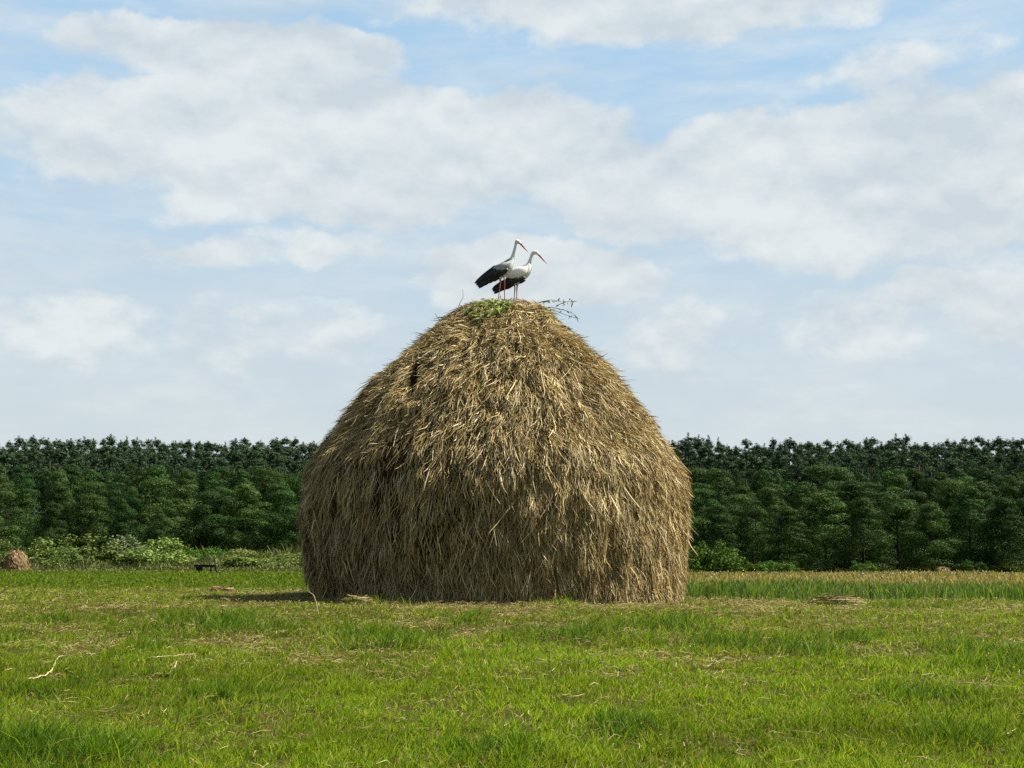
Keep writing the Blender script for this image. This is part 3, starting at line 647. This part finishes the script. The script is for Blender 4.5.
# ------------------------------------------------------------------ small hay heaps
def heap(name, label, cx_, cy_, rw, hh, n, cat='hay heap', wmul=1.0, cols=DRY, sink=0.02, pw=0.8, spread=0.9):
    z0 = float(H(cx_, cy_)); root = empty(name, (cx_, cy_, z0)); tag(root, label, cat)
    tt = np.linspace(0, PI / 2, 8); aa = np.linspace(0, 2 * PI, 24, endpoint=False)
    A, Tt = np.meshgrid(aa, tt); rr = rw * np.cos(Tt) ** pw * (1 + 0.15 * (vnoise(A * 2, Tt * 3, 4) - .5)); zz = hh * 0.9 * np.sin(Tt) ** 1.1 - sink
    V = np.stack([rr * np.cos(A), rr * np.sin(A), zz], -1).reshape(-1, 3); idx = np.arange(8 * 24).reshape(8, 24); nx_ = np.roll(idx, -1, 1)
    f = np.stack([idx[:-1], nx_[:-1], nx_[1:], idx[1:]], -1).reshape(-1, 4)
    mesh_np('hay_core', V, f, 4, None, m_haycore, root, True)
    a = rng.uniform(0, 2 * PI, n); t0 = rng.uniform(0.02, 1.4, n); L = rng.uniform(0.15, 0.4, n) * max(rw, hh) * 0.9
    k = np.linspace(0, 1, 3); Tq = (t0[:, None] - (L / max(hh, rw))[:, None] * k).clip(0, None); Aq = a[:, None] + rng.normal(0, spread, n)[:, None] * k
    r_ = (rw * np.cos(Tq) ** pw) + 0.04 * rw * rng.random(n)[:, None] + (0.08 if hh < 1 else 0.02) * rw * k; z_ = hh * np.sin(Tq) ** 1.2 + (rng.normal(0, 0.03 * hh, n) + (rng.random(n) < 0.25) * rng.uniform(0, (0.35 if hh < 1 else 0.06) * hh, n))[:, None] * (0.3 + k)
    P = np.stack([r_ * np.cos(Aq), r_ * np.sin(Aq), z_], -1)
    W = (0.9 * cy_ / F * wmul * rng.uniform(0.5, 1.3, n))[:, None] * np.array([0.8, 1, 0.3])
    sd = unit(np.cross(P[:, -1] - P[:, 0], unit(P[:, 0] + 0.6 * rw * rng.normal(size=(n, 3)))))
    V, f, c = ribbons(P, W, sd, pick(cols, n)); mesh_np('loose_hay', V, f, 4, c, m_straw, root)
OLD = [(0.23, 0.155, 0.07), (0.28, 0.19, 0.09), (0.19, 0.125, 0.055)]
g_ = at(16, 570, 178); heap('haystack', 'small brown conical haystack far off at the left edge of the field', g_[0], 178, 1.6, 2.65, 2600, 'haystack', 1.0, OLD, 0.3, 1.1, 0.2)
g_ = at(943, 572, 205); heap('haystack', 'tiny brown haystack top showing above the tall grass before the wood on the right', g_[0], 205, 1.3, 1.25, 600, 'haystack', 1.0, OLD, 0.3, 1.1, 0.2)
g_ = ground_from_px(838, 607); heap('hay_heap', 'low brown heap of raked hay at the edge of the tall grass', g_[0], g_[1], 0.5, 0.16, 800, cols=DRY[:2] + GREEN[:1] + DRY[3:])
g_ = ground_from_px(372, 600); heap('hay_heap', 'small tuft of loose hay against the front foot of the haystack', g_[0], min(g_[1], 21.3), 0.26, 0.13, 420, cols=DRY[:2] + GREEN[:1])
g_ = ground_from_px(222, 592); heap('hay_heap', 'ragged lump of dark hay at the tip of the haystack shadow', g_[0], g_[1], 0.25, 0.10, 250, cols=OLD)

# ------------------------------------------------------------------ low wooden bench far left
def box_tubes(x0, x1, y0, y1, z0, z1):
    v = np.array([(x, y, z) for z in (z0, z1) for (x, y) in ((x0, y0), (x1, y0), (x1, y1), (x0, y1))], float)
    f = np.array([(0, 3, 2, 1), (4, 5, 6, 7), (0, 1, 5, 4), (1, 2, 6, 5), (2, 3, 7, 6), (3, 0, 4, 7)])
    return v, f, np.zeros((0, 3), int)
bY = 150.0; b0 = at(195, 575, bY); bx1 = at(216, 575, bY)[0]; bz = float(H(b0[0], bY)); wB = bx1 - b0[0]
br = empty('wooden_bench', (b0[0], bY, bz)); tag(br, 'low dark wooden bench standing alone at the far edge of the left field', 'bench')
solid('seat', [box_tubes(-0.1, wB * 0.98, 0, 0.6, 0.52, 0.72)], m_wood, br, False)
def leg(pts): solid('leg', [tube(pts, 0.09, 6)], m_wood, br, False)
leg([(0.35, 0.3, 0.55), (0.35, 0.3, -0.1)]); leg([(wB * .72, 0.3, 0.55), (wB * .72, 0.3, -0.1)]); leg([(wB * 0.93, 0.3, 0.6), (wB * 1.04, 0.3, -0.1)])
br.scale = (1, 1, 1.35)
solid('brace', [box_tubes(0.05, 0.7, 0.1, 0.5, 0.25, 0.517)], m_wood, br, False)

# ------------------------------------------------------------------ trees
def crown_mesh(name, seed, kind, mat):
    """unit tree: height 1, trunk base at origin; returns crown mesh data and trunk mesh data"""
    global rng
    old = rng; rng = np.random.default_rng(seed)
    P = []; Nn = []; Cc = []; S = []
    if kind == 'broad':
        nl = 36; cols = [(0.036, 0.076, 0.018), (0.021, 0.047, 0.012), (0.054, 0.100, 0.024)]; lob = []; sq = rng.uniform(0.85, 1.15)
        lean = rng.normal(0, 0.02, 2)
        for i in range(nl):
            h = rng.uniform(0.07, 0.93); env = 0.27 * (math.sin(PI * min(1, (h * 0.86 + 0.14)) ** 0.9) ** 0.55 if h < 0.98 else 0.1) * rng.uniform(0.75, 1.1)
            if h > 0.8: env *= 0.75
            a = rng.uniform(0, 2 * PI); rr = env * rng.uniform(0.55, 1.0) * (1 - 0.35 * h)
            lob.append((rr * math.cos(a) + lean[0] * h, rr * math.sin(a) + lean[1] * h, h, rng.uniform(0.07, 0.13) * (1.2 - 0.5 * h)))
        for (x, y, z, r) in lob:
            m = int(430 * (r / 0.08) ** 1.6); d = unit(rng.normal(size=(m, 3))); d[:, 2] = np.where((d[:, 2] < -0.3) & (rng.random(m) < .6), -d[:, 2], d[:, 2])
            rad = r * rng.uniform(0.6, 1.12, m) ** 0.6
            P.append(np.array([x, y, z]) + d * rad[:, None] * np.array([1.1, 1.1, 0.8])); Nn.append(unit(d + 0.33 * rng.normal(size=(m, 3))))
            Cc.append(pick(cols, m, None, 0.2) * rng.uniform(0.8, 1.25)); S.append(rng.uniform(0.008, 0.018, m))
    elif kind == 'cone':
        cols = [(0.034, 0.074, 0.018), (0.022, 0.048, 0.012), (0.052, 0.096, 0.024)]; lob = []
        for i in range(54):
            h = rng.uniform(0.06, 0.97); env = 0.27 * (1.02 - h) ** 0.75 * rng.uniform(0.6, 1.05); a = rng.uniform(0, 2 * PI)
            lob.append((env * math.cos(a), env * math.sin(a), h - 0.03, 0.05 + 0.07 * (1 - h)))
        for (x, y, z, r) in lob:
            m = int(380 * (r / 0.07) ** 1.4); d = unit(rng.normal(size=(m, 3))); rad = r * rng.uniform(0.5, 1.15, m) ** 0.6
            P.append(np.array([x, y, z]) + d * rad[:, None] * np.array([1.2, 1.2, 0.75])); Nn.append(unit(d + 0.33 * rng.normal(size=(m, 3))))
            Cc.append(pick(cols, m, None, 0.2) * rng.uniform(0.8, 1.25)); S.append(rng.uniform(0.008, 0.017, m))
    elif kind == 'pine':
        cols = [(0.048, 0.084, 0.040), (0.040, 0.070, 0.034), (0.058, 0.096, 0.045)]  # needle greens lightened, distance haze painted into the colour
        wob = rng.uniform(0.85, 1.15); hm = rng.uniform(0.58, 0.7)
        for i in range(95):
            h = rng.uniform(0.34, 0.985); env = 0.125 * wob * math.sqrt(max(0.03, 1 - ((h - hm) / (1.0 - hm if h > hm else 0.4)) ** 2)) * rng.uniform(0.2, 1.0) * (0.55 if h > 0.88 else 1); a = rng.uniform(0, 2 * PI)
            cr_ = rng.uniform(0.010, 0.027); m = 95; d = unit(rng.normal(size=(m, 3)))
            P.append(np.array([env * math.cos(a), env * math.sin(a), h]) + d * (cr_ * rng.uniform(0.3, 1.15, m))[:, None] * np.array([1, 1, 1.25])); Nn.append(unit(d + 0.4 * rng.normal(size=(m, 3)))); Cc.append(pick(cols, m, None, 0.2) * rng.uniform(0.8, 1.25)); S.append(rng.uniform(0.005, 0.012, m))
        m = 40; P.append(np.stack([rng.normal(0, 0.004, m), rng.normal(0, 0.004, m), rng.uniform(0.95, 1.02, m)], -1)); Nn.append(unit(rng.normal(size=(m, 3)))); Cc.append(pick(cols, m)); S.append(np.full(m, 0.011))
    else:  # bush
        cols = {'willow': [(0.15, 0.20, 0.045), (0.115, 0.16, 0.032), (0.19, 0.23, 0.075)], 'silver': [(0.18, 0.22, 0.11), (0.14, 0.18, 0.08), (0.25, 0.28, 0.17)],
                'green': [(0.06, 0.11, 0.015), (0.08, 0.13, 0.02), (0.045, 0.085, 0.014)]}[kind]
        nl_ = rng.uniform(0, 6)
        for i in range(44):
            a = rng.uniform(0, 2 * PI); rr = 0.5 * math.sqrt(rng.random()) * 0.95; hm = (max(0.02, 1 - (rr / 0.5) ** 2)) ** 0.35 * rng.uniform(0.35, 1.05) * (0.78 + 0.25 * math.sin(2 * a + nl_))
            if kind == 'green': hm *= rng.uniform(0.7, 1.05)
            r = rng.uniform(0.07, 0.18); m = int(170 * (r / 0.15) ** 1.5); d = unit(rng.normal(size=(m, 3)))
            q = np.array([rr * math.cos(a), rr * math.sin(a), max(0.05, hm - r * 0.6)]) + d * (r * rng.uniform(0.5, 1.1, m))[:, None]; q[:, 2] = q[:, 2].clip(0.0, None)
            P.append(q); Nn.append(unit(d + 0.6 * rng.normal(size=(m, 3)))); Cc.append(pick(cols, m, None, 0.2)); S.append(rng.uniform(0.03, 0.06, m))
    P = np.concatenate(P); Nn = np.concatenate(Nn); Cc = np.concatenate(Cc); S = np.concatenate(S)
    V, f, c = quads(P, Nn, S, Cc, 0.8)
    o = mesh_np(name, V, f, 4, c, mat); me = o.data; bpy.data.objects.remove(o)
    tb = []
    if kind in ('broad', 'cone', 'pine'):
        top = 0.9 if kind != 'broad' else 0.75; zz = np.linspace(-0.03, top, 6); w_ = 0.012 if kind != 'pine' else 0.010
        tb.append(tube(np.stack([rng.normal(0, 0.004, 6), rng.normal(0, 0.004, 6), zz], -1), np.linspace(w_, 0.003, 6), 6))
        for i in range(9 if kind != 'pine' else 0):
            h = rng.uniform(0.3, 0.75) if kind != 'pine' else rng.uniform(0.3, 0.85); a = rng.uniform(0, 2 * PI); l = 0.16 if kind != 'pine' else 0.08
            tb.append(tube([(0, 0, h), (l * .5 * math.cos(a), l * .5 * math.sin(a), h + 0.05), (l * math.cos(a), l * math.sin(a), h + 0.12)], [0.005, 0.004, 0.0015], 5))
    else:
        for i in range(6):
            a = rng.uniform(0, 2 * PI); tb.append(tube([(0, 0, -0.03), (.06 * math.cos(a), .06 * math.sin(a), 0.2), (.15 * math.cos(a), .15 * math.sin(a), 0.4)], [0.012, 0.008, 0.003], 5))
    o2 = solid('trunk', tb, m_pinebark if kind == 'pine' else m_bark); me2 = o2.data; bpy.data.objects.remove(o2)
    rng = old
    return me, me2
PROTO = {}
for kind, cnt, mt in (('broad', 5, m_leaf), ('cone', 4, m_leaf), ('pine', 6, m_needle), ('willow', 3, m_leaf), ('silver', 2, m_leaf), ('green', 2, m_leaf)):
    PROTO[kind] = [crown_mesh(kind + '_crown', 100 + 13 * i + len(kind) * 7, kind, mt) for i in range(cnt)]
def plant(name, kind, px, topy, Y, wid=1.0, label='', cat='tree', group=None, wpx=None, sink=0.0):
    me, me2 = random.choice(PROTO[kind]); x = at(px, 500, Y)[0]; z0 = float(H(x, Y)) - sink; zt = at(px, topy, Y)[2]; hgt = zt - z0
    r = empty(name, (x, Y, z0)); tag(r, label, cat, group)
    if wpx is not None: w_ = wpx / F * Y
    else: w_ = hgt * wid
    r.scale = (w_, w_, hgt); r.rotation_euler = (0, 0, random.uniform(0, 6.28))
    a = bpy.data.objects.new('foliage' if kind in ('willow', 'silver', 'green') else 'crown', me); b = bpy.data.objects.new('stem' if kind in ('willow', 'silver', 'green') else 'trunk', me2)
    for c in (a, b): C.objects.link(c); c.parent = r
    return r
STL, STR = 305, 686      # the wood between these is behind the haystack
def hidden(px): return STL + 55 < px < STR - 55
hidden_trees = []
ords = ['first', 'second', 'third', 'fourth', 'fifth', 'sixth', 'seventh', 'eighth', 'ninth', 'tenth', 'eleventh', 'twelfth', 'thirteenth', 'fourteenth', 'fifteenth', 'sixteenth', 'seventeenth', 'eighteenth', 'nineteenth']
tens = {2: 'twent', 3: 'thirt', 4: 'fort', 5: 'fift'}
def ordinal(i):
    if i < 20: return ords[i - 1]
    t_, u_ = divmod(i, 10); return tens[t_] + ('ieth' if u_ == 0 else 'y-' + ords[u_ - 1])
def place_rank(items, name, what, grp, wr):
    for side in ('left', 'right'):
        it = sorted([f for f in items if (f[0] < 500) == (side == 'left')], key=lambda f: f[0] if side == 'left' else -f[0])
        for i, (px, tp, Y, kind) in enumerate(it):
            plant(name, kind, px, tp, Y, wr[0 if kind != 'cone' else -1] * random.uniform(0.78, 1.4), '%s, %s from the %s border' % (what, ordinal(i + 1), side), 'tree', grp)
# front rank, individually placed
front = [(8, 489, 207, 'broad'), (52, 500, 209, 'broad'), (92, 492, 213, 'broad'), (128, 486, 214, 'broad'), (165, 498, 211, 'broad'), (205, 490, 213, 'broad'), (245, 482, 215, 'broad'), (285, 488, 212, 'broad'), (324, 494, 214, 'broad'), (358, 492, 214, 'broad'),
         (640, 496, 216, 'cone'), (676, 490, 215, 'cone'), (716, 502, 214, 'cone'), (752, 490, 216, 'cone'), (788, 504, 212, 'cone'), (824, 488, 215, 'cone'), (862, 494, 210, 'cone'), (896, 484, 215, 'cone'), (930, 500, 211, 'cone'), (968, 484, 214, 'cone'), (1004, 495, 210, 'cone')]
place_rank(front, 'broadleaf_tree', 'broadleaf tree in the front rank of the wood', 'front rank of broadleaf trees', (1.2, 1.25))
def rank(Y, top, step, kind, wid, name, what, grp, jt=5, ampl=6):
    px = -200.0; items = []
    while px < 1230:
        tp = top + random.uniform(-jt, jt) + ampl * (float(fbm(np.array([px * 0.02]), np.array([Y * 0.1]), 5, 2)[0]) - 0.5) * 2
        it = (px, tp, Y + random.uniform(-5, 5), kind if isinstance(kind, str) else random.choice(kind))
        if hidden(px) or px < -14 or px > 1038: hidden_trees.append(it + (wid,))
        else: items.append(it)
        px += step * random.uniform(0.7, 1.3)
    place_rank(items, name, what, grp, (wid, wid))
rank(233, 484, 31, ['broad', 'cone'], 1.2, 'broadleaf_tree', 'dark broadleaf tree in the second rank of the wood', 'second rank of broadleaf trees', 11)
rank(253, 474, 28, ['broad', 'cone', 'broad'], 1.15, 'broadleaf_tree', 'dark broadleaf tree in the third rank of the wood', 'third rank of broadleaf trees', 9)
rank(273, 465, 26, ['broad', 'cone'], 1.1, 'broadleaf_tree', 'broadleaf tree in the rearmost rank below the pines', 'rearmost rank of broadleaf trees', 5)
rank(300, 455, 14, 'pine', 1.7, 'pine_tree', 'dark pine in the lowest pine rank of the wood', 'lowest rank of pines', 3)
rank(316, 449, 12.5, 'pine', 1.6, 'pine_tree', 'dark pine in the second pine rank of the wood', 'second rank of pines', 3)
rank(332, 444.5, 11.5, 'pine', 1.5, 'pine_tree', 'dark pine in the third pine rank of the wood', 'third rank of pines', 2)
rank(350, 441, 8.3, 'pine', 1.5, 'pine_tree', 'dark pine on the skyline of the wood', 'skyline pines', 5, 5)
# the part of the wood that the haystack hides, one mass
parts = []
for (px, tp, Y, kind, wid) in hidden_trees:
    me, _ = random.choice(PROTO[kind]); n = len(me.vertices); v = np.empty(n * 3, np.float32); me.vertices.foreach_get('co', v); v = v.reshape(-1, 3)
    c = np.empty(n * 4, np.float32); me.color_attributes['tint'].data.foreach_get('color', c); c = c.reshape(-1, 4)[:, :3]
    x = at(px, 500, Y)[0]; z0 = float(H(x, Y)); hgt = at(px, tp, Y)[2] - z0
    if n > 12000 or True:
        q = np.arange(n // 4); q = q[rng.random(len(q)) < 0.5]; ii = (q[:, None] * 4 + np.arange(4)).ravel(); v = v[ii]; c = c[ii]
    v = v * np.array([hgt * wid, hgt * wid, hgt]) + np.array([x, Y, z0]); parts.append((v, np.arange(len(v)).reshape(-1, 4), c))
V, fc, cl = cat_parts(parts)
o = mesh_np('distant_wood', V, fc, 4, cl, m_leaf); tag(o, 'stretch of the dark wood behind the haystack and beyond both borders', 'wood', None, 'stuff')

# bushes
B = [(2, 541, 28, 182, 'willow', 'pale green willow bush cut by the left edge beside the small haystack'),
     (40, 534, 40, 190, 'willow', 'rounded pale willow bush just right of the small haystack'),
     (58, 544, 36, 186, 'willow', 'lower olive bush right of the rounded one near the small haystack'),
     (98, 530, 52, 192, 'willow', 'broad yellow green willow bush between the small haystack and the silvery bush'),
     (133, 531, 44, 194, 'silver', 'silvery leaved willow bush in the middle of the bush row'),
     (160, 534, 50, 190, 'willow', 'wide olive willow bush right of the silvery one'),
     (190, 534, 30, 196, 'green', 'darker leafy green shrub left of the bench'),
     (212, 536, 34, 195, 'green', 'darker leafy green shrub above the bench'),
     (232, 541, 24, 194, 'green', 'small leafy green shrub just right of the bench'),
     (268, 544, 22, 196, 'green', 'lone bright green shrub between the bench and the haystack'),
     (246, 552, 46, 189, 'willow', 'low pale willow bush standing a little to the right of the bench'),
     (284, 552, 44, 189, 'willow', 'low pale willow bush touching the left side of the big haystack'),
     (708, 526, 44, 203, 'green', 'light green bush at the wood edge next to the right side of the haystack'),
     (744, 558, 22, 203, 'green', 'small dark shrub low at the wood edge right of the light green bush'),
     (772, 555, 34, 203, 'green', 'low shrub at the wood edge second from the haystack'),
     (862, 556, 22, 205, 'green', 'low green shrub at the wood edge in the middle of the right side'),
     (968, 554, 20, 205, 'green', 'small upright shrub at the wood edge right of the tiny haystack'),
     (1008, 558, 26, 205, 'green', 'low green shrub at the wood edge by the right border')]
for (px, ty, wp, Y, kind, lab) in B:
    plant('bush', kind, px, ty - 2.5, Y, 1, lab, 'bush', None, wpx=wp * 1.4)
